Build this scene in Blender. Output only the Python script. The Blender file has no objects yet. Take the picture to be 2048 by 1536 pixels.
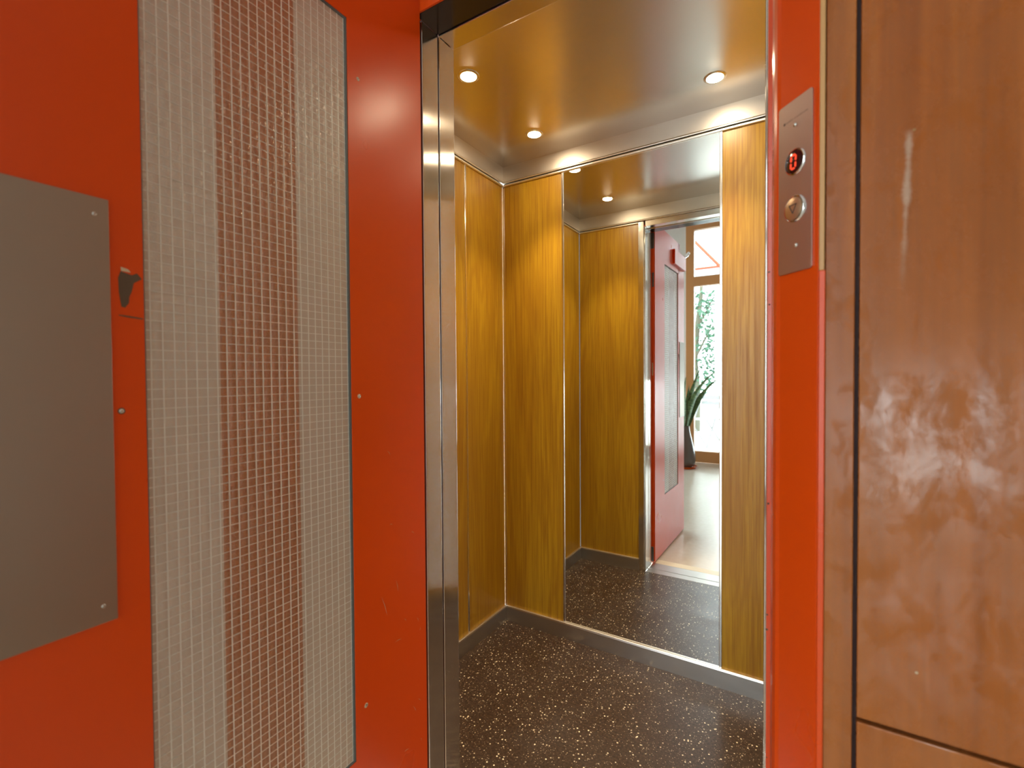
import bpy, bmesh, math, random
from mathutils import Vector, Matrix
random.seed(7)
SC = bpy.context.scene
COL = SC.collection
PI = math.pi

# ---------------------------------------------------------------- camera, world, exposure
def make_camera():
    yaw, pitch, roll = math.radians(31.825), math.radians(-1.112), math.radians(-0.394)
    f = Vector((-math.sin(yaw)*math.cos(pitch), math.cos(yaw)*math.cos(pitch), math.sin(pitch)))
    r = Vector((math.cos(yaw), math.sin(yaw), 0)); u = r.cross(f)
    r2 = r*math.cos(roll)+u*math.sin(roll); u2 = -r*math.sin(roll)+u*math.cos(roll)
    cam = bpy.data.cameras.new('camera'); cam.sensor_width = 36
    cam.lens = 944.17/2048*36
    cam.clip_start = 0.01
    cam.dof.use_dof = True; cam.dof.focus_distance = 1.55; cam.dof.aperture_fstop = 3.6
    o = bpy.data.objects.new('camera', cam); COL.objects.link(o)
    m = Matrix(((r2.x, u2.x, -f.x, 0), (r2.y, u2.y, -f.y, 0), (r2.z, u2.z, -f.z, 1.2), (0, 0, 0, 1)))
    o.matrix_world = m
    SC.camera = o
make_camera()

W = bpy.data.worlds.new('daylight'); SC.world = W; W.use_nodes = True
bg = W.node_tree.nodes['Background']
bg.inputs[0].default_value = (0.86, 0.95, 1.0, 1); bg.inputs[1].default_value = 10.0

SC.view_settings.view_transform = 'Standard'; SC.view_settings.look = 'None'
SC.view_settings.exposure = 0.0; SC.view_settings.gamma = 1.0; SC.view_settings.use_curve_mapping = False
LAMP_L = 275.0
SPOT_W = 47.0                        # radiance of the cabin downlights
LAMP_C = (1.0, 0.80, 0.54)
WY = -2.88                            # inner face of the window wall

# daylight portal over the glazed wall of the hall
pl = bpy.data.lights.new('window_portal', 'AREA'); pl.shape = 'RECTANGLE'; pl.size = 5.2; pl.size_y = 3.1
pl.cycles.is_portal = True
po = bpy.data.objects.new('window_portal', pl); COL.objects.link(po)
po.location = (1.25, WY-0.06, 1.65); po.rotation_euler = (math.radians(90), 0, 0)  # -Z of the light looks to +Y
pl.size = 1.35; po.location.x = -.72
pl2 = bpy.data.lights.new('side_portal', 'AREA'); pl2.shape = 'RECTANGLE'; pl2.size = 2.9; pl2.size_y = 2.6; pl2.cycles.is_portal = True  # portal for the added side window
po2 = bpy.data.objects.new('side_portal', pl2); COL.objects.link(po2)
po2.location = (-3.36, -1.2, 1.6); po2.rotation_euler = (math.radians(90), 0, math.radians(-90))  # looks to +X

# ---------------------------------------------------------------- helpers
def bx(bm, x0, x1, y0, y1, z0, z1, M=None):
    if x0 > x1: x0, x1 = x1, x0
    if y0 > y1: y0, y1 = y1, y0
    if z0 > z1: z0, z1 = z1, z0
    co = [(x, y, z) for z in (z0, z1) for y in (y0, y1) for x in (x0, x1)]
    v = [bm.verts.new(Vector(c) if M is None else M @ Vector(c)) for c in co]
    for f in ((0, 2, 3, 1), (4, 5, 7, 6), (0, 1, 5, 4), (2, 6, 7, 3), (0, 4, 6, 2), (1, 3, 7, 5)):
        bm.faces.new([v[i] for i in f])
    return v
def boxes(*bs, M=None):
    bm = bmesh.new()
    for b in bs: bx(bm, *b, M=M)
    return bm
def prism(bm, pts, axis, a, b):
    """extrude a closed 2D outline: axis z -> pts are (x,y); axis x -> (y,z); axis y -> (x,z)"""
    def P(p, t):
        return {'z': (p[0], p[1], t), 'x': (t, p[0], p[1]), 'y': (p[0], t, p[1])}[axis]
    lo = [bm.verts.new(P(p, a)) for p in pts]; hi = [bm.verts.new(P(p, b)) for p in pts]
    n = len(pts)
    bm.faces.new(lo[::-1]); bm.faces.new(hi)
    for i in range(n):
        bm.faces.new([lo[i], lo[(i+1) % n], hi[(i+1) % n], hi[i]])
def lathe(bm, prof, seg=40, M=None):
    """prof: list of (r,z) around the local Z axis"""
    rings = []
    for r, z in prof:
        if r < 1e-6:
            v = Vector((0, 0, z)); rings.append([bm.verts.new(M @ v if M else v)])
        else:
            ring = []
            for k in range(seg):
                a = 2*PI*k/seg; v = Vector((r*math.cos(a), r*math.sin(a), z))
                ring.append(bm.verts.new(M @ v if M else v))
            rings.append(ring)
    for A, B in zip(rings, rings[1:]):
        for k in range(seg):
            k2 = (k+1) % seg
            if len(A) == 1 and len(B) == 1: continue
            if len(A) == 1: bm.faces.new([A[0], B[k2], B[k]])
            elif len(B) == 1: bm.faces.new([A[k], A[k2], B[0]])
            else: bm.faces.new([A[k], A[k2], B[k2], B[k]])
def tube(bm, pts, rad, seg=10):
    """swept round bar; rad number or list"""
    pts = [Vector(p) for p in pts]; n = len(pts)
    R = rad if isinstance(rad, (list, tuple)) else [rad]*n
    prev = None; rings = []
    for i, p in enumerate(pts):
        t = (pts[min(i+1, n-1)]-pts[max(i-1, 0)]).normalized()
        a = t.orthogonal().normalized() if prev is None else (prev - t*prev.dot(t)).normalized()
        prev = a; b = t.cross(a)
        rings.append([bm.verts.new(p + (a*math.cos(2*PI*k/seg)+b*math.sin(2*PI*k/seg))*R[i]) for k in range(seg)])
    for A, B in zip(rings, rings[1:]):
        for k in range(seg): bm.faces.new([A[k], A[(k+1) % seg], B[(k+1) % seg], B[k]])
    bm.faces.new(rings[0][::-1]); bm.faces.new(rings[-1])
def obj(name, bm, mat, parent=None, bevel=0, smooth=False, seg=2):
    bmesh.ops.recalc_face_normals(bm, faces=bm.faces)
    me = bpy.data.meshes.new(name); bm.to_mesh(me); bm.free()
    if smooth:
        for p in me.polygons: p.use_smooth = True
    o = bpy.data.objects.new(name, me); COL.objects.link(o)
    if mat: me.materials.append(mat)
    if parent: o.parent = parent
    if bevel:
        m = o.modifiers.new('edge', 'BEVEL'); m.width = bevel; m.segments = seg; m.limit_method = 'ANGLE'
        m.angle_limit = math.radians(35); m.harden_normals = False
    if smooth:
        m = o.modifiers.new('split', 'EDGE_SPLIT'); m.split_angle = math.radians(40)
    return o
def tag(o, label=None, cat=None, group=None, kind=None):
    if label: o['label'] = label
    if cat: o['category'] = cat
    if group: o['group'] = group
    if kind: o['kind'] = kind
    return o
def empty(name, label=None, cat=None, loc=(0, 0, 0), rz=0, group=None, kind=None):
    o = bpy.data.objects.new(name, None); COL.objects.link(o); o.location = loc; o.rotation_euler = (0, 0, rz)
    o.empty_display_size = 0.05
    return tag(o, label, cat, group, kind)

# ---------------------------------------------------------------- materials
class N:
    def __init__(s, name):
        s.m = bpy.data.materials.new(name); s.m.use_nodes = True; s.t = s.m.node_tree
        s.t.nodes.clear(); s.out = s.t.nodes.new('ShaderNodeOutputMaterial')
    def n(s, typ, **kw):
        nd = s.t.nodes.new(typ)
        for k, v in kw.items(): setattr(nd, k, v)
        return nd
    def l(s, a, b): s.t.links.new(a, b)
    def set(s, sock, v):
        if isinstance(v, bpy.types.NodeSocket): s.l(v, sock)
        else:
            if isinstance(v, (tuple, list)) and len(v) == 3 and sock.type == 'RGBA': v = (*v, 1)
            sock.default_value = v
    def pr(s, base=(.5, .5, .5), rough=.5, metal=0, spec=.5, **kw):
        p = s.n('ShaderNodeBsdfPrincipled')
        s.set(p.inputs['Base Color'], base); s.set(p.inputs['Roughness'], rough)
        s.set(p.inputs['Metallic'], metal); s.set(p.inputs['Specular IOR Level'], spec)
        for k, v in kw.items(): s.set(p.inputs[k.replace('_', ' ')], v)
        s.l(p.outputs[0], s.out.inputs[0]); return p
    def coords(s, scale=(1, 1, 1), rnd=0.0, loc=(0, 0, 0)):
        tc = s.n('ShaderNodeTexCoord'); mp = s.n('ShaderNodeMapping')
        mp.inputs['Scale'].default_value = scale; mp.inputs['Location'].default_value = loc
        src = tc.outputs['Object']
        if rnd:
            oi = s.n('ShaderNodeObjectInfo'); ml = s.n('ShaderNodeMath', operation='MULTIPLY'); ml.inputs[1].default_value = rnd
            s.l(oi.outputs['Random'], ml.inputs[0]); ad = s.n('ShaderNodeVectorMath', operation='ADD')
            s.l(src, ad.inputs[0]); s.l(ml.outputs[0], ad.inputs[1]); src = ad.outputs[0]
        s.l(src, mp.inputs[0]); return mp.outputs[0]
    def noise(s, vec, scale=5, detail=4, rough=.5, dist=0):
        n = s.n('ShaderNodeTexNoise'); s.l(vec, n.inputs['Vector'])
        n.inputs['Scale'].default_value = scale; n.inputs['Detail'].default_value = detail
        n.inputs['Roughness'].default_value = rough; n.inputs['Distortion'].default_value = dist
        return n.outputs['Fac']
    def ramp(s, fac, stops):
        r = s.n('ShaderNodeValToRGB'); s.l(fac, r.inputs[0]); e = r.color_ramp.elements
        while len(e) < len(stops): e.new(.5)
        for el, (p, c) in zip(e, stops):
            el.position = p; el.color = (*c, 1) if isinstance(c, (tuple, list)) else (c, c, c, 1)
        return r.outputs[0]
    def mix(s, f, a, b, mode='MIX'):
        m = s.n('ShaderNodeMix', data_type='RGBA', blend_type=mode)
        s.set(m.inputs[0], f); s.set(m.inputs[6], a); s.set(m.inputs[7], b); return m.outputs[2]
    def mr(s, v, a, b, c, d):
        m = s.n('ShaderNodeMapRange'); s.l(v, m.inputs[0])
        for i, x in enumerate((a, b, c, d)): m.inputs[i+1].default_value = x
        return m.outputs[0]
    def bump(s, h, strength=.2, dist=.001):
        b = s.n('ShaderNodeBump'); s.l(h, b.inputs['Height']); b.inputs['Strength'].default_value = strength
        b.inputs['Distance'].default_value = dist; return b.outputs[0]

def simple(name, base, rough=.5, metal=0, spec=.5, bumpy=0, **kw):
    k = N(name); p = k.pr(base, rough, metal, spec, **kw)
    if bumpy:
        k.l(k.bump(k.noise(k.coords(), 60, 4), bumpy, .001), p.inputs['Normal'])
    return k.m

def laminate():
    k = N('oak_laminate')
    fine = k.noise(k.coords((150, 150, 3.2), 7), 1, 5, .6)
    fig = k.noise(k.coords((9, 9, .9), 7), 1, 3, .55, 1.2)
    w = k.n('ShaderNodeMath', operation='MULTIPLY'); k.l(fig, w.inputs[0]); w.inputs[1].default_value = 26
    sn = k.n('ShaderNodeMath', operation='SINE'); k.l(w.outputs[0], sn.inputs[0])
    rings = k.mr(sn.outputs[0], -1, 1, 0, 1)
    big = k.noise(k.coords((3.2, 3.2, .6), 7), 1, 2, .5)
    c = k.ramp(big, [(.3, (.36, .182, .007)), (.7, (.49, .292, .015))])
    c = k.mix(k.mr(rings, 0, 1, 0, .30), c, (.22, .070, .004))
    c = k.mix(k.mr(fine, .42, .68, 0, .50), c, (.18, .055, .004))
    p = k.pr(c, k.mr(fine, .3, .7, .30, .42), 0, .45)
    k.l(k.bump(fine, .06, .0006), p.inputs['Normal'])
    return k.m

def veneer(name='hall_veneer'):
    k = N(name)
    fine = k.noise(k.coords((130, 130, 4.5), 5), 1, 5, .6)
    streak = k.noise(k.coords((28, 28, 1.1), 5), 1, 4, .55, .4)
    big = k.noise(k.coords((3, 3, 1.2), 5), 1, 2, .5)
    c = k.ramp(streak, [(.3, (.25, .064, .010)), (.55, (.33, .090, .015)), (.75, (.40, .125, .024))])
    c = k.mix(k.mr(fine, .45, .7, 0, .35), c, (.20, .065, .020))
    c = k.mix(k.mr(big, .35, .65, 0, .3), c, (.42, .17, .052))
    # pale scuff running down from the nail hole, and one on the strip
    tc = k.n('ShaderNodeTexCoord'); sp = k.n('ShaderNodeSeparateXYZ'); k.l(tc.outputs['Object'], sp.inputs[0])
    wob = k.noise(k.coords((14, 14, 26)), 1, 4, .6)
    def math2(op, a, b=0):
        m = k.n('ShaderNodeMath', operation=op)
        k.set(m.inputs[0], a); k.set(m.inputs[1], b); return m.outputs[0]
    # centre line x drifts with height
    xc = math2('MULTIPLY_ADD', sp.outputs['Z'], .030); k.t.nodes[-1].inputs[2].default_value = .0622
    dx = math2('ABSOLUTE', math2('SUBTRACT', sp.outputs['X'], xc))
    dx = math2('ADD', dx, math2('MULTIPLY', math2('SUBTRACT', wob, .5), .014))
    a = k.mr(dx, .0005, .0048, 1, 0)
    zt = k.mr(sp.outputs['Z'], 1.485, 1.497, 1, 0); zb = k.mr(sp.outputs['Z'], 1.30, 1.40, 0, 1)
    a = math2('MULTIPLY', math2('MULTIPLY', a, zt), zb)
    c = k.mix(math2('MULTIPLY', a, .55), c, (.52, .40, .30))
    # worn varnish: roughness and relief change in patches with vertical runs
    wear = k.noise(k.coords((24, 24, 15), 0, (3.1, 0, 1.2)), 1, 8, .72, .35)
    relief = k.noise(k.coords((55, 55, 18)), 1, 4, .6, .5)
    p = k.pr(c, k.mr(wear, .38, .62, .14, .36), 0, k.mr(wear, .40, .60, .62, .14))
    h = k.mix(.5, relief, wear)
    k.l(k.bump(h, .22, .0009), p.inputs['Normal'])
    return k.m

def orange():
    k = N('orange_enamel')
    mot = k.noise(k.coords((1, 1, 1)), 4, 3)
    c = k.mix(mot, (.64, .060, .0014), (.67, .066, .0018))
    rg = k.mr(k.noise(k.coords(), 5, 3), .3, .7, .27, .33)
    p = k.pr(c, rg, 0, .5)
    k.l(k.bump(k.noise(k.coords((90, 90, 30)), 1, 3), .05, .0006), p.inputs['Normal'])
    return k.m

def steel(name, base=(.70, .66, .60), rough=.27, aniso=.75, tangent='horizontal', brush='z'):
    k = N(name)
    sc = {'z': (900, 900, 5), 'x': (5, 900, 900), 'y': (900, 5, 900)}[brush]
    f = k.noise(k.coords(sc), 1, 3)
    smear = k.noise(k.coords((7, 7, 3)), 1, 4)
    p = k.pr(base, k.mr(smear, .3, .7, rough*.95, rough*1.05), 1, .5, Anisotropic=aniso)
    cr = k.n('ShaderNodeVectorMath', operation='CROSS_PRODUCT'); g = k.n('ShaderNodeNewGeometry')
    k.l(g.outputs['Normal'], cr.inputs[0]); cr.inputs[1].default_value = (0, 0, 1) if tangent == 'horizontal' else (1, 0, 0)
    nz = k.n('ShaderNodeVectorMath', operation='NORMALIZE'); k.l(cr.outputs[0], nz.inputs[0])
    if aniso: k.l(nz.outputs[0], p.inputs['Tangent'])
    k.l(k.bump(f, .03, .0004), p.inputs['Normal'])
    return k.m

def speckled():
    k = N('speckled_rubber')
    def dots(scale, thr, keep):
        v = k.n('ShaderNodeTexVoronoi'); v.inputs['Scale'].default_value = scale; k.l(k.coords((1, 1, 0), 0, (0, 0, scale)), v.inputs['Vector'])
        a = k.mr(v.outputs['Distance'], thr, thr*1.35, 1, 0)
        sx = k.n('ShaderNodeSeparateColor'); k.l(v.outputs['Color'], sx.inputs[0])
        b = k.mr(sx.outputs[0], keep, keep+.02, 0, 1)
        sz = k.mr(sx.outputs[1], 0, 1, .35, 1)
        m = k.n('ShaderNodeMath', operation='MULTIPLY'); k.l(a, m.inputs[0]); k.l(b, m.inputs[1])
        m2 = k.n('ShaderNodeMath', operation='MULTIPLY'); k.l(m.outputs[0], m2.inputs[0]); k.l(sz, m2.inputs[1])
        return m2.outputs[0]
    mot = k.noise(k.coords(), 140, 4)
    c = k.ramp(mot, [(.35, (.020, .011, .007)), (.7, (.065, .038, .024))])
    c = k.mix(dots(88, .20, .66), c, (.90, .76, .54))
    c = k.mix(dots(200, .22, .70), c, (.55, .44, .30))
    c = k.mix(dots(60, .10, .80), c, (.62, .47, .28))
    p = k.pr(c, k.mr(k.noise(k.coords(), 6, 4), .3, .7, .30, .42), 0, .5)
    k.l(k.bump(mot, .06, .0006), p.inputs['Normal'])
    return k.m

def pane(name, tint=(.93, .95, .92), rough=.02, haze=0.0, bumpy=0.0, hazecol=(.75, .75, .7), zones=None, ior=1.5):
    """sheet glass: clear transmission, Fresnel mirror, optional milky haze and cast relief"""
    k = N(name)
    tr = k.n('ShaderNodeBsdfTransparent'); tr.inputs[0].default_value = (*tint, 1)
    gl = k.n('ShaderNodeBsdfGlossy'); gl.inputs['Roughness'].default_value = rough
    fr = k.n('ShaderNodeFresnel'); fr.inputs[0].default_value = ior
    m = k.n('ShaderNodeMixShader'); k.l(fr.outputs[0], m.inputs[0])
    src = tr.outputs[0]
    if haze:
        df = k.n('ShaderNodeBsdfDiffuse'); df.inputs[0].default_value = (*hazecol, 1)
        m0 = k.n('ShaderNodeMixShader'); m0.inputs[0].default_value = haze
        if zones:      # frosted film on the two side bands of the sheet, a thin tan film on the middle band
            tc = k.n('ShaderNodeTexCoord'); sx = k.n('ShaderNodeSeparateXYZ'); k.l(tc.outputs['Object'], sx.inputs[0])
            sb = k.n('ShaderNodeMath', operation='SUBTRACT'); k.l(sx.outputs['Y'], sb.inputs[0]); sb.inputs[1].default_value = -(zones[0]+zones[1])/2
            ab = k.n('ShaderNodeMath', operation='ABSOLUTE'); k.l(sb.outputs[0], ab.inputs[0]); w = (zones[1]-zones[0])/2
            side = k.mr(ab.outputs[0], w-.0004, w+.0004, 0, 1)
            k.l(k.mix(side, zones[2], hazecol), df.inputs[0])
            k.l(k.mr(side, 0, 1, zones[3], haze), m0.inputs[0])
        k.l(tr.outputs[0], m0.inputs[1]); k.l(df.outputs[0], m0.inputs[2]); src = m0.outputs[0]
    k.l(src, m.inputs[1]); k.l(gl.outputs[0], m.inputs[2]); k.l(m.outputs[0], k.out.inputs[0])
    if bumpy:
        v = k.n('ShaderNodeTexVoronoi', feature='SMOOTH_F1'); v.inputs['Scale'].default_value = 420
        k.l(k.coords(), v.inputs['Vector']); tc2 = k.n('ShaderNodeTexCoord'); sy = k.n('ShaderNodeSeparateXYZ'); k.l(tc2.outputs['Object'], sy.inputs[0])
        m1 = k.n('ShaderNodeMath', operation='MULTIPLY'); k.l(sy.outputs['Y'], m1.inputs[0]); m1.inputs[1].default_value = 2*PI/.01505
        m2 = k.n('ShaderNodeMath', operation='SINE'); k.l(m1.outputs[0], m2.inputs[0])     # soft ribs between the upright wires
        m3 = k.n('ShaderNodeMath', operation='MULTIPLY_ADD'); k.l(m2.outputs[0], m3.inputs[0]); m3.inputs[1].default_value = .42
        k.l(v.outputs['Distance'], m3.inputs[2])
        b = k.bump(m3.outputs[0], bumpy, .0010)
        k.l(b, gl.inputs['Normal'])
    return k.m

def translucent(name, col, share):
    k = N(name); a = k.n('ShaderNodeBsdfDiffuse'); b = k.n('ShaderNodeBsdfTranslucent'); g = k.n('ShaderNodeBsdfGlossy'); g.inputs['Roughness'].default_value = .33
    k.set(a.inputs[0], col); k.set(b.inputs[0], col)
    m = k.n('ShaderNodeMixShader'); m.inputs[0].default_value = share; k.l(a.outputs[0], m.inputs[1]); k.l(b.outputs[0], m.inputs[2])
    m2 = k.n('ShaderNodeMixShader'); m2.inputs[0].default_value = .09; k.l(m.outputs[0], m2.inputs[1]); k.l(g.outputs[0], m2.inputs[2]); k.l(m2.outputs[0], k.out.inputs[0])
    return k.m
def emit(name, col, s):
    k = N(name); e = k.n('ShaderNodeEmission'); e.inputs[0].default_value = (*col, 1); e.inputs[1].default_value = s
    k.l(e.outputs[0], k.out.inputs[0]); return k.m

M = {}
M['lam'] = laminate(); M['ven'] = veneer(); M['orange'] = orange()
M['steel_v'] = steel('brushed_steel_upright', rough=.15, aniso=.96)
M['steel_h'] = steel('brushed_steel_flat', aniso=0, rough=.22, brush='x')
M['head'] = simple('dark_gloss_head', (.022, .014, .014), .16)
M['sill'] = steel('worn_alloy_sill', base=(.42, .39, .36), rough=.42, aniso=0, brush='x')
M['ceil_steel'] = steel('satin_steel_ceiling', base=(.74, .71, .67), rough=.26, aniso=0, brush='x')
M['cove_steel'] = steel('satin_steel_cove', base=(.58, .535, .48), rough=.42, aniso=0, brush='x')
M['base_steel'] = steel('brushed_steel_skirting', base=(.60, .58, .55), rough=.30, aniso=0, brush='x')
M['trim'] = simple('polished_trim', (.86, .84, .80), .16, 1)
M['plate'] = steel('brushed_plate', base=(.36, .31, .25), rough=.36, aniso=.6)
M['call_plate'] = steel('brushed_call_plate', base=(.64, .61, .57), rough=.34, aniso=.4)
M['bright_trim'] = simple('satin_bright_trim', (.88, .85, .78), .34, 1)
M['mirror'] = simple('silvered_mirror', (.88, .915, .895), .004, 1)
M['rubber'] = speckled()
M['groove'] = simple('stained_groove', (.035, .010, .008), .7)
M['dark'] = simple('shaft_dark', (.02, .015, .013), .8)
M['darkred'] = simple('dark_red_rebate', (.10, .018, .010), .5)
M['frost'] = translucent('frosted_film', (.90, .76, .57), .0)
M['amber'] = translucent('tan_film', (.66, .24, .06), .0)
M['wglass'] = pane('wired_cast_glass', (.985, .985, .97), .22, .50, 1.0, (.88, .74, .58), (.3300, .4690, (.74, .27, .085), .42), 2.1)
M['wire'] = simple('glass_wire', (.66, .66, .59), .30, .1)
M['gasket'] = simple('grey_gasket', (.10, .12, .12), .5)
M['screw'] = simple('screw_steel', (.62, .60, .55), .3, 1)
M['putty'] = simple('bare_filler', (.55, .42, .27), .8)
M['chrome'] = simple('chrome', (.85, .86, .87), .07, 1)
M['pivot'] = simple('pivot_grey', (.12, .11, .10), .45, .4)
M['chip'] = simple('bare_metal_chip', (.10, .065, .035), .7, bumpy=.6)
M['lens'] = emit('lamp_lens', LAMP_C, LAMP_L)
M['rim'] = simple('lamp_rim', (.8, .76, .68), .25, 1)
M['plaster'] = simple('hall_plaster', (.62, .60, .55), .85, bumpy=.1)
M['ceilpl'] = simple('hall_ceiling_paint', (.72, .70, .66), .85)
M['winwood'] = simple('window_wood', (.46, .22, .08), .4)
M['dglass'] = pane('window_glass', (.97, .985, .98), .0)
M['white'] = simple('white_paint', (.80, .80, .78), .5)
M['dark_disp'] = simple('display_window', (.035, .006, .006), .12)
M['led'] = emit('led_red', (1.0, .075, .03), 1.5)
M['btn'] = simple('button_brass', (.62, .44, .27), .35, .85)
M['ink'] = simple('engraving_ink', (.06, .045, .04), .6)
M['worn_ink'] = simple('worn_engraving', (.16, .12, .09), .6)
M['nail'] = simple('rusty_nail', (.30, .15, .05), .6)

def hall_floor_mat():
    k = N('hall_linoleum')
    mot = k.noise(k.coords(), 30, 5)
    c = k.mix(mot, (.50, .42, .33), (.58, .50, .40))
    p = k.pr(c, k.mr(k.noise(k.coords(), 3, 4), .3, .7, .16, .26), 0, .5)
    k.l(k.bump(k.noise(k.coords(), 5, 3), .05, .003), p.inputs['Normal']); return k.m
M['lino'] = hall_floor_mat()

# ---------------------------------------------------------------- main dimensions
XL, XR, YF, YB, ZC = -1.246, .030, 1.027, 1.935, 2.197    # inside of the cabin
ZP = 2.106                                                # top of the panels
JL, JR = -.817, -.056                                     # door opening
ZH = 2.085                                                # head of the opening
YW = .750                                                 # face of the wood wall
S = 'structure'

# ---------------------------------------------------------------- cabin shell
fl = obj('floor', boxes((XL, XR, YF-.002, YB, -.05, 0)), M['rubber'])
tag(fl, 'dark brown speckled rubber floor inside the lift cabin', 'floor', kind=S)

cl = obj('ceiling', boxes((XL-.01, XR+.01, .98, YB+.02, ZC, ZC+.03)), M['ceil_steel'])
tag(cl, 'satin metal ceiling of the lift cabin with four round lamps', 'ceiling', kind=S)

def cove(bm, run, a, b, inner, side):
    """cove board with a lip; run 'x' or 'y' is its long direction, inner = wall face, side = direction into the room"""
    prof = [(0, ZC), (.0065*side, ZC), (.0050*side, 2.128), (.0075*side, 2.119), (0, 2.119)]
    pts = [(inner+p, z) for p, z in prof]
    prism(bm, pts, 'x' if run == 'x' else 'y', a, b)

def cabin_wall(name, label, run, inner, side, a, b, panels, trims, mat='lam', openx=None):
    """run 'x': wall stands along x at y=inner; 'y': along y at x=inner; side = direction into the cabin"""
    def B(u0, u1, d0, d1, z0, z1):
        q0, q1 = inner+d0*side, inner+d1*side
        return (u0, u1, q0, q1, z0, z1) if run == 'x' else (q0, q1, u0, u1, z0, z1)
    back = [B(a, b, -.035, -.012, 0, ZC)] if openx is None else [B(a, openx[0]-.032, -.035, -.012, 0, ZC), B(openx[1]+.032, b, -.035, -.012, 0, ZC), B(openx[0]-.032, openx[1]+.032, -.035, -.012, ZH+.037, ZC)]
    w = obj(name, boxes(*back), M['dark']); tag(w, label, 'wall', kind=S)
    for u0, u1 in panels:
        obj('wood_panel', boxes(B(u0, u1, -.012, 0, .070, ZP+.002)), M[mat], w, .0008)
    for u in trims:
        bm = bmesh.new(); bx(bm, *B(u-.0055, u+.0055, -.004, .0035, .073, ZP))
        obj('trim_strip', bm, M['trim'], w, .0018)
    segs = [(a, b)] if openx is None else [(a, openx[0]-.040), (openx[1]+.040, b)]
    for s0, s1 in segs:
        bm = bmesh.new()
        prof = [(0, 0), (.011*side, 0), (.011*side, .066), (.0075*side, .073), (0, .073)]
        prism(bm, [(inner+p, z) for p, z in prof], 'x' if run == 'x' else 'y', s0, s1)
        obj('skirting', bm, M['base_steel'], w)
        obj('skirting_edge', boxes(B(s0, s1, 0, .0108, .0685, .0742)), M['bright_trim'], w, .0028)
        obj('top_trim', boxes(B(s0, s1, -.003, .0095, ZP-.002, ZP+.008)), M['bright_trim'], w, .0035)
    bm = bmesh.new(); cove(bm, run, a, b, inner, side)
    obj('cove', bm, M['cove_steel'], w)
    obj('cove_lip', boxes(B(a, b, .004, .0110, 2.1175, 2.1235)), M['bright_trim'], w, .0025)
    return w

TL, TR = -.9270, -.2700      # the two strips that hold the mirror
wb = cabin_wall('wall_back', 'rear cabin wall of yellow oak panels either side of the mirror', 'x', YB, -1, XL, XR,
                [(XL+.004, TL-.001), (TR+.001, XR-.002)], [TL, TR, XL+.004])
wl = cabin_wall('wall_left', 'left cabin wall of yellow oak panels with a steel strip', 'y', XL, 1, YF, YB,
                [(YF, 1.633), (1.636, YB-.004)], [1.6345])
wr = cabin_wall('wall_right', 'right cabin wall of oak panels, mostly hidden by the orange frame', 'y', XR, -1, YF, YB,
                [(YF, 1.335), (1.338, 1.635), (1.638, YB-.004)], [1.3365, 1.6365])
wf = cabin_wall('wall_front', 'front cabin wall beside the opening, seen in the mirror', 'x', YF, 1, XL, XR,
                [(XL+.004, JL-.034), (JR+.034, XR-.004)], [], openx=(JL, JR))
# upright trim beside the opening on the inner side of the front wall
for x in (JL-.0225, JR+.0225):
    bm = boxes((JL-.041, JL-.007, YF-.006, YF+.0065, 0.0, ZP+.008) if x < -.4 else (JR+.007, JR+.041, YF-.006, YF+.0065, 0, ZP+.008))
    obj('trim_strip', bm, M['trim'], wf, .002)

# ---------------------------------------------------------------- mirror
mi = empty('mirror', 'tall frameless mirror between the oak panels of the rear cabin wall', 'mirror', (-.5985, YB, .0745))
obj('mirror_glass', boxes((-.323, .323, -.0008, .004, 0, 2.030)), M['mirror'], mi)
obj('mirror_backing', boxes((-.323, .323, .004, .010, 0, 2.030)), M['gasket'], mi)

# ---------------------------------------------------------------- cabin lamps
LAMPS = [(-.958, 1.732, 'round recessed ceiling lamp in the rear left corner'),
         (-.958, 1.282, 'round recessed ceiling lamp beside the steel jamb, front left'),
         (-.262, 1.732, 'round ceiling lamp above the right edge of the mirror, rear right corner'),
         (-.262, 1.282, 'round ceiling lamp at the top edge, nearest the opening on the right')]
def lamp0():
    t = empty('ceiling_lamp')
    bm = bmesh.new(); lathe(bm, [(.0266, .0), (.0268, -.0022), (.0335, -.0022), (.0360, -.0008), (.0360, .0)], 48)
    obj('lamp_rim', bm, M['rim'], t, smooth=True)
    bm = bmesh.new(); lathe(bm, [(0, -.0062), (.010, -.0058), (.018, -.0046), (.0235, -.0030), (.0265, -.0010), (.0265, .0)], 48)
    obj('lamp_lens', bm, M['lens'], t, smooth=True)
    sl = bpy.data.lights.new('lamp_beam', 'SPOT'); sl.energy = SPOT_W; sl.color = LAMP_C; sl.spot_size = math.radians(76); sl.spot_blend = 1.0
    sl.shadow_soft_size = .022
    so_ = bpy.data.objects.new('lamp_beam', sl); COL.objects.link(so_); so_.parent = t; so_.location = (0, 0, -.0335)
    return t
def dup(root, loc, rz=0, **tags):
    r = root.copy(); COL.objects.link(r); r.location = loc; r.rotation_euler = (0, 0, rz)
    for ch in root.children:
        c = ch.copy(); COL.objects.link(c); c.parent = r
        for g in ch.children:
            d = g.copy(); COL.objects.link(d); d.parent = c
    return r
L0 = lamp0()
for i, (x, y, lab) in enumerate(LAMPS):
    t = L0 if i == 0 else dup(L0, (x, y, ZC))
    t.location = (x, y, ZC-.0002)
    tag(t, lab, 'ceiling lamp', 'round lamps in the cabin ceiling')

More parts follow.
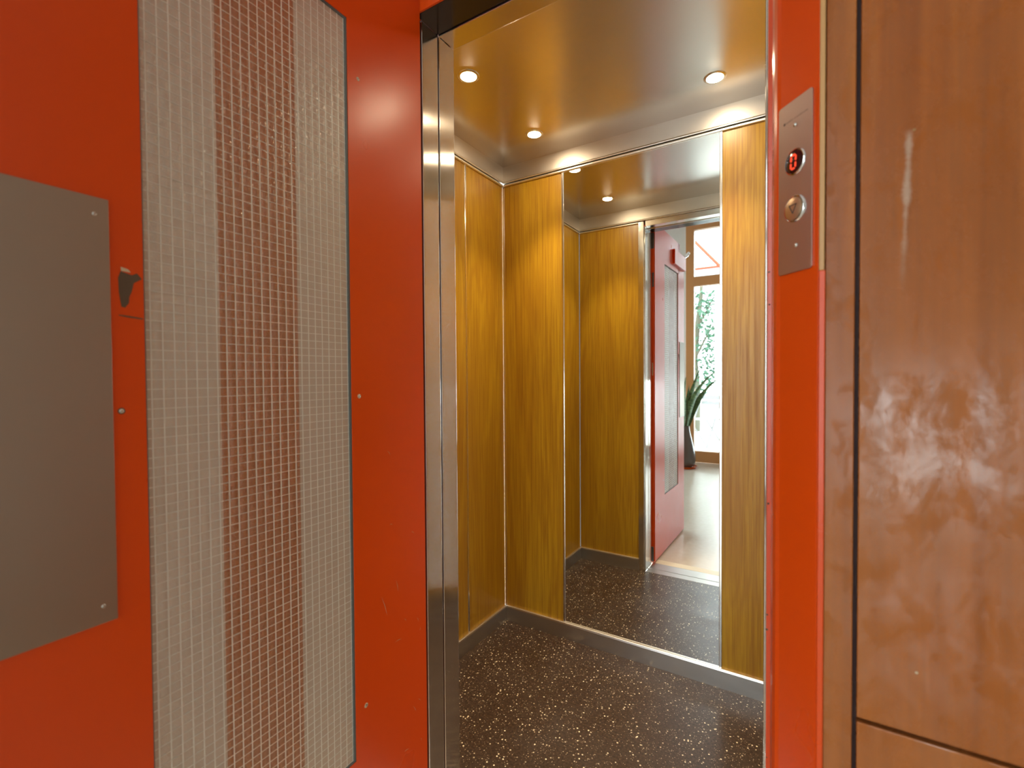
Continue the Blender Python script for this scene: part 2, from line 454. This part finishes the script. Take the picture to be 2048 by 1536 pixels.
# ---------------------------------------------------------------- door opening: steel linings, sills, orange frame
dl = empty('trim_1', 'brushed steel lining of the lift opening with glossy light bands', 'door jamb', (0, 0, 0), kind=S)
def lining(x0, x1, y0, y1, name='jamb_panel'):
    return obj(name, boxes((x0, x1, y0, y1, 0, ZH)), M['steel_v'], dl, .0022, seg=3)
lining(JL-.030, JL, .9005, .9605); lining(JL-.030, JL, .9650, YF)
lining(JR, JR+.030, .9005, .9605); lining(JR-.0065, JR+.030, .9650, YF)
obj('jamb_backing', boxes((JL-.034, JL-.006, .880, YF-.01, 0, ZH), (JR+.006, JR+.034, .880, YF-.01, 0, ZH)), M['darkred'], dl)
obj('head_panel', boxes((JL, JR, .880, .9605, ZH, ZH+.025)), M['head'], dl, .0015)
obj('head_panel', boxes((JL, JR, .9690, YF, ZH, ZH+.035)), M['steel_h'], dl, .0015)
obj('head_lip', boxes((JL, JR, .9615, .9680, ZH-.004, ZH+.02)), M['steel_h'], dl, .001)
obj('jamb_backing', boxes((JL-.03, JR+.03, .880, YF-.01, ZH+.036, ZH+.05)), M['darkred'], dl)
tag(obj('threshold', boxes((JL, JR, .968, YF-.002, -.03, .001)), M['sill'], None, .001), 'bright metal sill at the edge of the dark cabin floor, in the mirror', 'threshold', kind=S)
tag(obj('threshold', boxes((JL, JR, .865, .957, -.03, -.001)), M['sill'], None, .001), 'grey metal landing sill next to the pale hall floor, in the mirror', 'threshold', kind=S)

# orange sheet metal frame: right upright with splayed face, head, left upright
fr = empty('trim_2', 'orange enamelled metal door frame carrying the call plate', 'door frame', (0, 0, 0), kind=S)
SPX, SPY = -.0313, .800                      # where the splayed face starts
sdir = Vector((.676, -.737, 0)).normalized()
snrm = Vector((sdir.y, -sdir.x, 0))          # faces the opening / the camera
e = Vector((SPX, SPY, 0)) + sdir*.0655
bm = bmesh.new()
prism(bm, [(JR+.003, .900), (JR+.003, .8795), (-.0455, .8795), (-.0445, .874), (-.0445, .842), (-.0405, .812), (-.0365, .8035), (SPX, SPY),
           (e.x, e.y), (e.x+.002, e.y-.0015), (e.x+.002, .80), (.030, .80), (.030, .900)], 'z', 0, 2.62)
obj('frame_upright', bm, M['orange'], fr, .0012, seg=3)
# slim raised bead of the return
bm = bmesh.new(); tube(bm, [(-.0432, .860, 0), (-.0432, .860, 2.6)], .0018, 10)
obj('frame_bead', bm, M['orange'], fr, smooth=True)
obj('frame_head', boxes((JL-.05, JR+.03, .8755, .900, ZH+.0005, 2.62)), M['orange'], fr, .0015)
obj('frame_upright', boxes((JL-.12, JL-.035, .879, .900, 0, ZH), (JL-.12, JL-.095, .76, .879, 0, 2.62)), M['orange'], fr, .0015)
# dark nicks in the paint along the inner edge of the upright
for (x, y, z, r) in ((-.0450, .8788, 1.394, .0016), (-.0455, .8786, 1.350, .0012), (-.0505, .8786, 1.365, .0014), (-.0500, .8786, 1.312, .0013),
                     (-.0505, .8786, .985, .0016), (-.0515, .8786, .80, .0014), (-.0520, .8786, .775, .0018), (-.0515, .8786, .56, .001)):
    bm = bmesh.new(); lathe(bm, [(0, .0006), (r, .0004), (r*1.1, 0)], 9, Matrix.Translation((x, .8795, z)) @ Matrix.Rotation(PI/2, 4, 'X'))
    obj('paint_chip', bm, M['chip'], fr)
# red frame on the outer side of the right steel lining
# ---------------------------------------------------------------- call plate on the splayed face
cp = empty('call_plate', 'narrow steel lift call plate with a red 0 display and a down button', 'lift button panel', (SPX, SPY, 1.342))
# local frame: +X along the splay, +Y out of the face (towards the opening), +Z up
cp.rotation_euler = (0, 0, math.atan2(sdir.y, sdir.x))
# local +X = sdir ; outward normal in local coordinates
ang = math.atan2(sdir.y, sdir.x)
loc_n = Matrix.Rotation(-ang, 3, 'Z') @ snrm
SG = 1 if loc_n.y > 0 else -1               # +1: out of the face is local +Y
def cbox(x0, x1, d0, d1, z0, z1): return (x0, x1, SG*d0, SG*d1, z0, z1)
bm = bmesh.new()
def rounded(x0, x1, z0, z1, r, n=5):
    P = []
    for cx, cz, a0 in ((x1-r, z1-r, 0), (x0+r, z1-r, 90), (x0+r, z0+r, 180), (x1-r, z0+r, 270)):
        for i in range(n+1):
            a = math.radians(a0+90*i/n); P.append((cx+r*math.cos(a), cz+r*math.sin(a)))
    return P
prism(bm, rounded(-.0015, .0590, 0, .2410, .004), 'y', SG*.0004, SG*.0024)
obj('faceplate', bm, M['call_plate'], cp, .0004)
def disc(name, x, z, prof, mat, par=cp, seg=40):
    bm = bmesh.new(); T = Matrix.Translation((x, 0, z)) @ Matrix.Rotation(-SG*PI/2, 4, 'X')
    lathe(bm, prof, seg, T); return obj(name, bm, mat, par, smooth=True)
dz, bz = 1.4955-1.342, 1.4300-1.342
ds = disc('display', .0295, dz, [(0, .0034), (.0150, .0034), (.0158, .0030), (.0160, .0020)], M['dark_disp'])
disc('display_ring', .0295, dz, [(.0160, .0022), (.0162, .0040), (.0172, .0042), (.0182, .0034), (.0186, .0022)], M['chrome'], ds)
# seven segment zero
def seg7(bm, a, b, w):
    ax, az = a; bx_, bz_ = b; d = Vector((bx_-ax, bz_-az)); L = d.length; d /= L; n = Vector((-d.y, d.x))
    A = Vector(a); Bv = Vector(b); h = w/2
    P = [A, A+d*h+n*h, Bv-d*h+n*h, Bv, Bv-d*h-n*h, A+d*h-n*h]
    prism(bm, [(p.x, p.y) for p in P], 'y', SG*.0034, SG*.0039)
cxs, czs, hw, hh, g = .0275, dz+.0005, .0042, .0092, .0007
def sk(x, z): return (cxs+x+z*.06, czs+z)
bm = bmesh.new()
for a, b in ((sk(-hw+g, hh), sk(hw-g, hh)), (sk(-hw+g, -hh), sk(hw-g, -hh)), (sk(-hw, hh-g), sk(-hw, g)), (sk(hw, hh-g), sk(hw, g)),
             (sk(-hw, -g), sk(-hw, -hh+g)), (sk(hw, -g), sk(hw, -hh+g))):
    seg7(bm, a, b, .0025)
obj('digit', bm, M['led'], ds)
bt = disc('down_button', .0300, bz, [(0, .0062), (.0145, .0062), (.0154, .0056), (.0156, .0020)], M['btn'])
disc('button_ring', .0300, bz, [(.0164, .0022), (.0165, .0046), (.0174, .0050), (.0184, .0040), (.0190, .0022)], M['chrome'], bt)
bm = bmesh.new()
tri = [(-.0064, .0050), (.0064, .0050), (0, -.0066)]
for i in range(3):
    a = Vector((*tri[i], 0)); b = Vector((*tri[(i+1) % 3], 0)); d = (b-a).normalized(); n = Vector((-d.y, d.x, 0))*.0006
    A, Bq = a-d*.0005, b+d*.0005
    prism(bm, [(p.x+.0300, p.y+bz) for p in (A+n, Bq+n, Bq-n, A-n)], 'y', SG*.0060, SG*.0066)
obj('arrow', bm, M['ink'], bt)
for (x, z) in ((.0292, 1.547-1.342), (.0315, 1.379-1.342)):
    disc('screw', x, z, [(0, .0048), (.0014, .0045), (.0026, .0036), (.0030, .0024)], M['screw'], seg=20)
# tiny engraved maker's line, unreadable in the photograph: a round mark and worn strokes
bm = bmesh.new(); random.seed(3)
def stroke(x, z, w, h): bx(bm, *cbox(x, x+w, .0024, .00255, z, z+h))
zt = 1.5555-1.342
lathe(bm, [(0, .0001), (.0020, .0001), (.0020, 0)], 14, Matrix.Translation((.0098, SG*.0024, zt+.001)) @ Matrix.Rotation(-SG*PI/2, 4, 'X'))
x = .0132
while x < .0505:
    if .0262 < x < .0275 or .0300 < x < .0318: x += .0010; continue
    w = random.choice((.0003, .0003, .0009, .0011)); h = random.choice((.0016, .0016, .0022))
    if .0275 <= x <= .0300: w = .0006
    stroke(x, zt, .0003, h)
    if w > .0005: stroke(x, zt+random.choice((0, .0006, .0013)), w, .0003)
    x += w+.0009
obj('engraving', bm, M['worn_ink'], cp)

# ---------------------------------------------------------------- hall wood wall right of the opening
ww = obj('wall_landing', boxes((.0215, 2.6, YW+.012, YW+.15, 0, 3.5)), M['groove'])
tag(ww, 'reddish brown veneered hall wall right of the orange frame', 'wall', kind=S)
obj('edge_strip', boxes((.0150, .0212, YW-.0040, YW+.03, 1.335, 3.5)), simple('pale_raw_edge', (.52, .27, .09), .4), ww, .001)
obj('edge_strip', boxes((.0150, .0222, YW-.0042, YW+.03, 0, 1.335)), M['orange'], ww, .001)
obj('wood_board', boxes((.0222, .0541, YW, YW+.012, 0, 3.5)), M['ven'], ww, .0014, seg=3)
SEAM = 1.2-.4515
xs = [.0590, 1.23, 2.40, 2.6]
for a, b in zip(xs, xs[1:]):
    obj('wood_panel', boxes((a, b-.005, YW, YW+.012, SEAM+.0028, 3.5)), M['ven'], ww, .0014, seg=3)
    obj('wood_panel', boxes((a, b-.005, YW, YW+.012, 0, SEAM-.0028)), M['ven'], ww, .0014, seg=3)
def px_on_wall(x, z, r, mat, name):
    bm = bmesh.new(); lathe(bm, [(0, .0008), (r*.8, .0007), (r, 0)], 12, Matrix.Translation((x, YW+.0002, z)) @ Matrix.Rotation(PI/2, 4, 'X'))
    return obj(name, bm, mat, ww)
px_on_wall(.1113, 1.4940, .0020, M['nail'], 'nail_head'); px_on_wall(.1185, .8295, .0018, M['putty'], 'nail_hole')
# wall behind the open door and above the opening
wd = obj('wall_hinge', boxes((-3.2, JL-.125, YW+.012, YW+.15, 0, 3.5)), M['dark'])
tag(wd, 'veneered hall wall on the hinge side, behind the open orange door', 'wall', kind=S)
for a, b in ((-3.2, -2.30), (-2.30, -1.62), (-1.62, JL-.125)):
    obj('wood_panel', boxes((a, b-.004, YW, YW+.012, 0, 3.5)), M['ven'], wd, .0014)
wo = obj('wall_over_door', boxes((JL-.125, .0215, YW+.012, YW+.15, 2.62, 3.5)), M['ven'])
tag(wo, 'veneered hall wall above the orange frame, out of view', 'wall', kind=S)

# ---------------------------------------------------------------- the open landing door (hinged left, seen from its inner face)
dr = empty('door_1', 'open orange lift door with a tall wired glass panel', 'door', (-.800, .865, 0), math.radians(1.16), kind=S)
# local: x=0 is the face we see (slab towards -x), t = -y runs from the hinge to the free edge
def D(t0, t1, x0, x1, z0, z1): return (x0, x1, -t1, -t0, z0, z1)
GT0, GT1, GZ0, GZ1 = .2110, .5725, .390, 1.930
TH = -.042
obj('door_slab', boxes(D(-.010, GT0, TH, 0, .012, 2.150), D(GT1, .752, TH, 0, .012, 2.088),
                       D(GT0, GT1, TH, 0, .012, GZ0), D(GT0, .620, TH, 0, GZ1, 2.150), D(GT1, .620, TH, 0, 2.080, 2.150)), M['orange'], dr)
gg = .006
obj('gasket', boxes(D(GT0, GT0+gg*.8, -.030, -.0015, GZ0, GZ1), D(GT1-gg*.4, GT1, -.030, -.0030, GZ0, GZ1),
                    D(GT0, GT1, -.030, -.0015, GZ0, GZ0+gg*.7), D(GT0, GT1, -.030, -.0015, GZ1-gg*.7, GZ1)), M['gasket'], dr)
pn = obj('glass_pane', boxes(D(GT0+.001, GT1-.001, -.0105, -.0040, GZ0+.001, GZ1-.001)), M['wglass'], dr)
bm = bmesh.new()
t = GT0+.0065
while t < GT1-.003:
    bx(bm, *D(t-.0009, t+.0009, -.0052, -.0037, GZ0+.003, GZ1-.003)); t += .01505
z = GZ0+.006
while z < GZ1-.003:
    bx(bm, *D(GT0+.003, GT1-.003, -.0046, -.0035, z-.00045, z+.00045)); z += .01405
tag(obj('wire_mesh', bm, M['wire'], pn), kind='stuff')
ZA, ZB = .3300, .4690
obj('frosted_strip', boxes(D(GT0+.0045, ZA, -.0165, -.0150, GZ0, GZ1)), M['frost'], dr)
obj('frosted_strip', boxes(D(ZB, GT1-.002, -.0165, -.0150, GZ0, GZ1)), M['frost'], dr)
tag(obj('backing_panel', boxes(D(ZA-.002, ZB+.002, -.0185, -.0170, GZ0, GZ1)), M['amber'], dr), 'tan band behind the middle of the glass')
# steel plate on the free side
pm = boxes(D(.6110, .7490, .0004, .0030, .8760, 1.4350))
pt = obj('steel_plate', pm, M['plate'], dr, .0006)
def dscrew(t, z, r=.0030, par=dr, x=0.0, ring=None):
    T = Matrix.Translation((x, -t, z)) @ Matrix.Rotation(PI/2, 4, 'Y')
    if ring:
        bm = bmesh.new(); lathe(bm, [(0, .0002), (r*1.5, .0002), (r*1.6, 0)], 16, T); obj('bare_ring', bm, ring, par)
    bm = bmesh.new(); lathe(bm, [(0, .0012), (r*.7, .0010), (r, .0003), (r, 0)], 18, T); o = obj('screw', bm, M['screw'], par, smooth=True)
    bm = bmesh.new(); bx(bm, -r*.12, r*.12, -r*.8, r*.8, .0009, .0014, M=T @ Matrix.Rotation(.6, 4, 'Z')); obj('screw_slot', bm, M['ink'], o)
dscrew(.6262, 1.4128, .0024, pt, .0030); dscrew(.6262, .8988, .0024, pt, .0030)
dscrew(.6010, 1.1546, .0028, ring=M['chip']); dscrew(.1915, 1.1572, .0030, ring=M['putty']); dscrew(.1835, .4935, .0032, ring=M['putty'])
dscrew(.1840, 1.8202, .0026, ring=M['putty'])
# paint chip beside the glass and a short crack
def blob(pts, x=.0004, name='paint_chip', mat=None):
    bm = bmesh.new(); prism(bm, [(-t, z) for t, z in pts], 'x', 0.0, x); obj(name, bm, mat or M['chip'], dr)
blob([(.5985, 1.3440), (.5860, 1.3405), (.5800, 1.3440), (.5745, 1.3370), (.5800, 1.3330), (.5840, 1.3300), (.5865, 1.3180), (.5895, 1.3100),
      (.5900, 1.3020), (.5945, 1.2950), (.5985, 1.2960), (.6010, 1.3150), (.6015, 1.3350)])
blob([(.6020, 1.2850), (.5910, 1.2845), (.5740, 1.2825), (.5740, 1.2810), (.5900, 1.2820), (.6010, 1.2835)])
blob([(.5985, 1.3500), (.5900, 1.3480), (.5870, 1.3440), (.5980, 1.3445)], .0003, mat=M['putty'])
# small scratches and nicks on the hinge stile
random.seed(11)
scr = [(.060, .62, .010, .9), (.075, .585, .022, .1), (.018, .60, .012, 1.2), (.014, .575, .008, 2.0), (.012, .40, .014, .8), (.030, .385, .020, 1.1),
       (.085, .70, .030, 1.35), (.055, .31, .016, .2), (.012, .30, .008, 1.4), (.105, 1.02, .014, .9), (.120, .66, .05, 1.25), (.03, .82, .012, .6), (.10, .86, .01, .3)]
for t, z, L, a in scr:
    d = Vector((math.cos(a), math.sin(a))); n = Vector((-d.y, d.x))*.00045; A = Vector((t, z)); mid = A+d*L*.5+n*3; Bq = A+d*L
    blob([tuple(A), tuple(mid+n), tuple(Bq), tuple(mid-n)], .00015, 'scratch', M['putty'])
# closer box high on the free side, and its chrome lever
obj('closer_box', boxes(D(.430, .752, 0, .014, 1.975, 2.076)), M['orange'], dr, .0015)
bm = bmesh.new(); tube(bm, [(.004, -.745, 2.082), (.006, -.775, 2.090), (.010, -.805, 2.108), (.016, -.835, 2.132)], [.007, .009, .013, .010], 14)
obj('chrome_lever', bm, M['chrome'], dr, smooth=True)
# pivots and contact on the hinge edge (seen in the mirror)
obj('pivot_plate', boxes(D(-.0150, -.0102, -.040, -.004, 1.985, 2.082)), M['pivot'], dr, .001)
obj('pivot_plate', boxes(D(-.0170, -.0102, -.041, -.008, .012, .105), D(-.020, -.017, -.030, -.018, .02, .08)), M['pivot'], dr, .001)
obj('keeper', boxes(D(-.0145, -.0102, -.016, -.006, 1.745, 1.835)), M['pivot'], dr, .001)
obj('edge_label', boxes(D(-.0112, -.0102, -.018, -.012, 1.19, 1.27)), M['putty'], dr)

# ---------------------------------------------------------------- hall
hf = obj('floor_hall', boxes((-3.2, 2.6, WY, .800, -.05, -.002)), M['lino'])
tag(hf, 'glossy beige hall floor, seen in the mirror through the opening', 'floor', kind=S)
tag(obj('trim_3', boxes((JL-.12, JR+.03, .800, .8645, -.05, -.001)), simple('cream_sill', (.66, .58, .42), .4), None), 'cream strip of floor in front of the landing sill', 'floor strip', kind=S)
tag(obj('ceiling_hall', boxes((-3.2, 2.6, WY-.1, YW+.15, 3.5, 3.6)), M['ceilpl']), 'plain hall ceiling, out of view', 'ceiling', kind=S)
tag(obj('wall_hall_left', boxes((-3.3, -3.2, 0.30, YW+.15, 0, 3.5), (-3.3, -3.2, WY-.1, -2.7, 0, 3.5), (-3.3, -3.2, -2.7, .30, 0, .35), (-3.3, -3.2, -2.7, .30, 2.95, 3.5)), M['plaster']),
    'plaster side wall of the hall around the added wide window, out of view', 'wall', kind=S)
tag(obj('window_3', boxes((-3.262, -3.256, -2.7, .30, .35, 2.95)), M['dglass']), 'wide side window added to light the hall, out of view', 'window', kind=S)  # unseen window, added to let more daylight into the hall
tag(obj('wall_hall_right', boxes((2.6, 2.7, WY-.1, YW+.15, 0, 3.5)), M['plaster']), 'plain plaster wall at the right of the hall', 'wall', kind=S)
tag(obj('wall_window', boxes((-3.2, -1.384, WY-.10, WY, 0, 3.5), (-1.384, 0, WY-.10, WY, 3.215, 3.5), (.0, 2.6, WY-.10, WY, 1.15, 3.5), (.0, 2.6, WY-.10, WY, 0, .12), (.0, .25, WY-.10, WY, .12, 1.15), (1.25, 2.6, WY-.10, WY, .12, 1.15)), M['plaster']),
    'pale plaster wall beside the tall windows, in the mirror', 'wall', kind=S)
# glazed bays
bays = [-1.384, -.001]
for i, (a, b) in enumerate(zip(bays, bays[1:])):
    w = empty('window_%d' % (i+1), ['tall wooden hall window seen in the mirror', 'second wooden hall window, out of view', 'third wooden hall window, out of view'][i],
              'window', (a, WY, 0), kind=S)
    Wd = b-a
    def F(x0, x1, z0, z1, y0=-.075, y1=.012): return (x0, x1, y0, y1, z0, z1)
    obj('window_frame', boxes(F(0, .104, 0, 3.213), F(Wd-.104 if i == 0 else Wd-.001, Wd, 0, 3.213), F(.104, Wd, 3.135, 3.213)), M['winwood'], w, .003)
    obj('window_rail', boxes(F(.104, Wd, 2.380, 2.505)), M['winwood'], w, .003)
    obj('window_rail', boxes(F(.104, Wd, 0, .149)), M['winwood'], w, .003)
    obj('window_pane', boxes(F(.104, Wd, 2.505, 3.135, -.040, -.034)), M['dglass'], w)
    obj('window_pane', boxes(F(.104, Wd, .149, 2.380, -.040, -.034)), M['dglass'], w)

lw = empty('window_2', 'low window added behind the photographer for its reflection, out of view', 'window', (.25, WY, .12), kind=S)  # unseen, placed to give the bright reflection in the veneered wall
obj('window_frame', boxes((0, 1.0, -.075, .012, 0, .05), (0, 1.0, -.075, .012, .98, 1.03), (0, .05, -.075, .012, .05, .98), (.95, 1.0, -.075, .012, .05, .98)), M['winwood'], lw, .003)
obj('window_pane', boxes((.05, .95, -.04, -.034, .05, .98)), M['dglass'], lw)

# snake plant in a tall dark vase on an orange saucer
PX, PY = -1.325, -2.43
sa = bmesh.new(); lathe(sa, [(0, .006), (.145, .006), (.165, .026), (.170, .026), (.152, 0), (0, 0)], 48)
so = obj('saucer', sa, simple('glazed_orange', (.62, .10, .01), .25), smooth=True); so.location = (PX, PY, -.002)
tag(so, 'orange glazed saucer under the tall vase, in the mirror', 'saucer')
pp = empty('potted_snake_plant', 'snake plant in a tall brown bottle-shaped vase by the hall window', 'plant', (PX, PY, .0045))
bm = bmesh.new(); lathe(bm, [(0, .0), (.105, 0), (.135, .03), (.150, .09), (.148, .15), (.130, .25), (.105, .36), (.084, .45), (.076, .51), (.079, .53),
                             (.070, .53), (.068, .50), (.05, .46), (0, .46)], 56)
obj('vase', bm, simple('dark_glazed_vase', (.13, .11, .10), .22), pp, smooth=True)
def leaf_mat():
    k = N('snake_leaf'); n_ = k.noise(k.coords((10, 10, 34)), 1, 3, .5, 1.5)
    k.pr(k.ramp(n_, [(.35, (.035, .085, .035)), (.6, (.13, .22, .09))]), .4, 0, .5); return k.m
LM = leaf_mat()
def leaf(p0, p1, p2, w):
    """blade along a quadratic curve with a channelled section"""
    bm = bmesh.new(); p0, p1, p2 = map(Vector, (p0, p1, p2)); rows = []
    n = 16
    for i in range(n+1):
        t = i/n; p = p0*(1-t)**2 + p1*2*t*(1-t) + p2*t*t
        tan = ((p1-p0)*(1-t)+(p2-p1)*t).normalized(); side = tan.cross(Vector((0, 1, .15))).normalized(); up = side.cross(tan)
        ww_ = w*(.55+.45*math.sin(PI*min(1, t*1.35+.1)))*(1 if t < .55 else max(.04, 1-((t-.55)/.45)**1.6))
        rows.append([bm.verts.new(p+side*s*ww_+up*abs(s)*ww_*.35+up*o) for s, o in ((-1, 0), (-.5, 0), (0, 0), (.5, 0), (1, 0), (.5, -.004), (0, -.005), (-.5, -.004))])
    for A, Bq in zip(rows, rows[1:]):
        for k in range(8): bm.faces.new([A[k], A[(k+1) % 8], Bq[(k+1) % 8], Bq[k]])
    bm.faces.new(rows[0]); bm.faces.new(rows[-1][::-1])
    return obj('leaf', bm, LM, pp, smooth=True)
for a in (((.02, 0, .45), (.06, .0, .92), (.225, .02, 1.30), .042), ((.03, .02, .46), (.09, .03, 1.02), (.425, .05, 1.245), .036),
          ((.035, -.02, .46), (.17, -.02, .98), (.425, -.02, 1.135), .036), ((-.01, .02, .46), (-.01, .03, .85), (.045, .05, 1.16), .045),
          ((-.03, -.01, .46), (-.10, -.02, .9), (-.20, -.04, 1.22), .030), ((0, -.03, .46), (.03, -.06, .75), (.05, -.12, 1.05), .045),
          ((-.03, .03, .46), (-.16, .05, .8), (-.33, .08, 1.02), .028)):
    leaf(*a)

# ---------------------------------------------------------------- outside, seen through the window in the mirror
gnd = obj('terrace', boxes((-9, 9, -16, WY-.1, -.06, -.01)), simple('pale_terrace', (.62, .62, .60), .8))
tag(gnd, 'bright pale terrace outside the hall window', 'terrace', kind=S)
YO = -5.13
aw = empty('awning_frame', 'white and orange awning frame outside the upper pane', 'awning', (-1.5, YO, 0))
om = simple('orange_awning_edge', (.30, .045, .01), .6)
bm = bmesh.new(); tube(bm, [(-.62, 0, 4.08), (.217, 0, 3.085)], .028, 8); obj('brace', bm, om, aw)
obj('edge_bar', boxes((-1.0, .60, -.03, .03, 3.06, 3.095)), om, aw)
obj('gutter', boxes((-1.0, .60, -.05, .05, 2.93, 3.05)), simple('grey_gutter', (.30, .31, .32), .5), aw, .005)
obj('post', boxes((.150, .26, -.05, .05, -.01, 2.93)), M['white'], aw, .004)
obj('post', boxes((-1.0, -.90, -.05, .05, -.01, 2.93)), M['white'], aw, .004)
# tree
tr = empty('garden_tree', 'slender ivy-covered tree with green foliage outside the window', 'tree', (-1.95, -6.6, -.01))
bark = simple('pale_bark', (.10, .095, .065), .9, bumpy=.8)
bm = bmesh.new(); tube(bm, [(0.0, 0, 0), (.02, 0, .8), (-.03, 0, 1.5), (.03, 0, 2.2), (.10, 0, 2.8), (.12, 0, 3.4)], [.09, .075, .07, .055, .04, .02], 12)
obj('trunk', bm, bark, tr, smooth=True)
for (a, b, c) in (((-.03, 0, 1.5), (.18, .05, 1.9), (.36, .1, 2.2)), ((.03, 0, 2.2), (.2, -.05, 2.5), (.36, -.1, 2.85)), ((.02, 0, 1.1), (-.2, .1, 1.5), (-.4, .1, 1.7))):
    bm = bmesh.new(); tube(bm, [a, b, c], [.03, .02, .01], 8); obj('branch', bm, bark, tr)
random.seed(5)
bm = bmesh.new()
def leaflet(bm, c, s):
    a = Vector((random.uniform(-1, 1), random.uniform(-1, 1), random.uniform(-.7, .7))).normalized(); b = a.orthogonal().normalized()
    b = Matrix.Rotation(random.uniform(0, 6.28), 3, a) @ b; n = a.cross(b)
    v = [bm.verts.new(c+p) for p in (a*s, b*s*.45+n*s*.1, -a*s, -b*s*.45+n*s*.1)]
    bm.faces.new(v)
for i in range(900):
    r = random.random()
    if r < .45: c = Vector((.30+random.gauss(0, .11), random.gauss(0, .18), random.uniform(.95, 2.2)))
    elif r < .7: c = Vector((.25+random.gauss(0, .14), random.gauss(0, .18), random.uniform(2.1, 2.9)))
    else: c = Vector((-.01+random.gauss(0, .10), random.gauss(0, .1), random.uniform(.5, 2.9)))
    leaflet(bm, c, random.uniform(.03, .075))
tag(obj('foliage', bm, simple('garden_leaf', (.045, .12, .07), .6), tr), kind='stuff')
# folding garden chair
gc = empty('garden_chair', 'grey metal folding chair on the bright terrace', 'chair', (-1.42, -4.55, -.01), .5)
gm = simple('grey_metal', (.22, .23, .23), .5)
for sx in (-.20, .20):
    bm = bmesh.new(); tube(bm, [(sx, .22, 0), (sx, -.18, .86)], .012, 8); obj('leg', bm, gm, gc)
    bm = bmesh.new(); tube(bm, [(sx*.9, -.22, 0), (sx*.9, .20, .46)], .012, 8); obj('leg', bm, gm, gc)
obj('seat', boxes(*[(-.19, .19, -.16+.065*i, -.115+.065*i, .44, .455) for i in range(6)]), gm, gc)
obj('backrest', boxes((-.2, .2, -.175, -.160, .68, .74), (-.2, .2, -.185, -.170, .77, .84)), gm, gc)
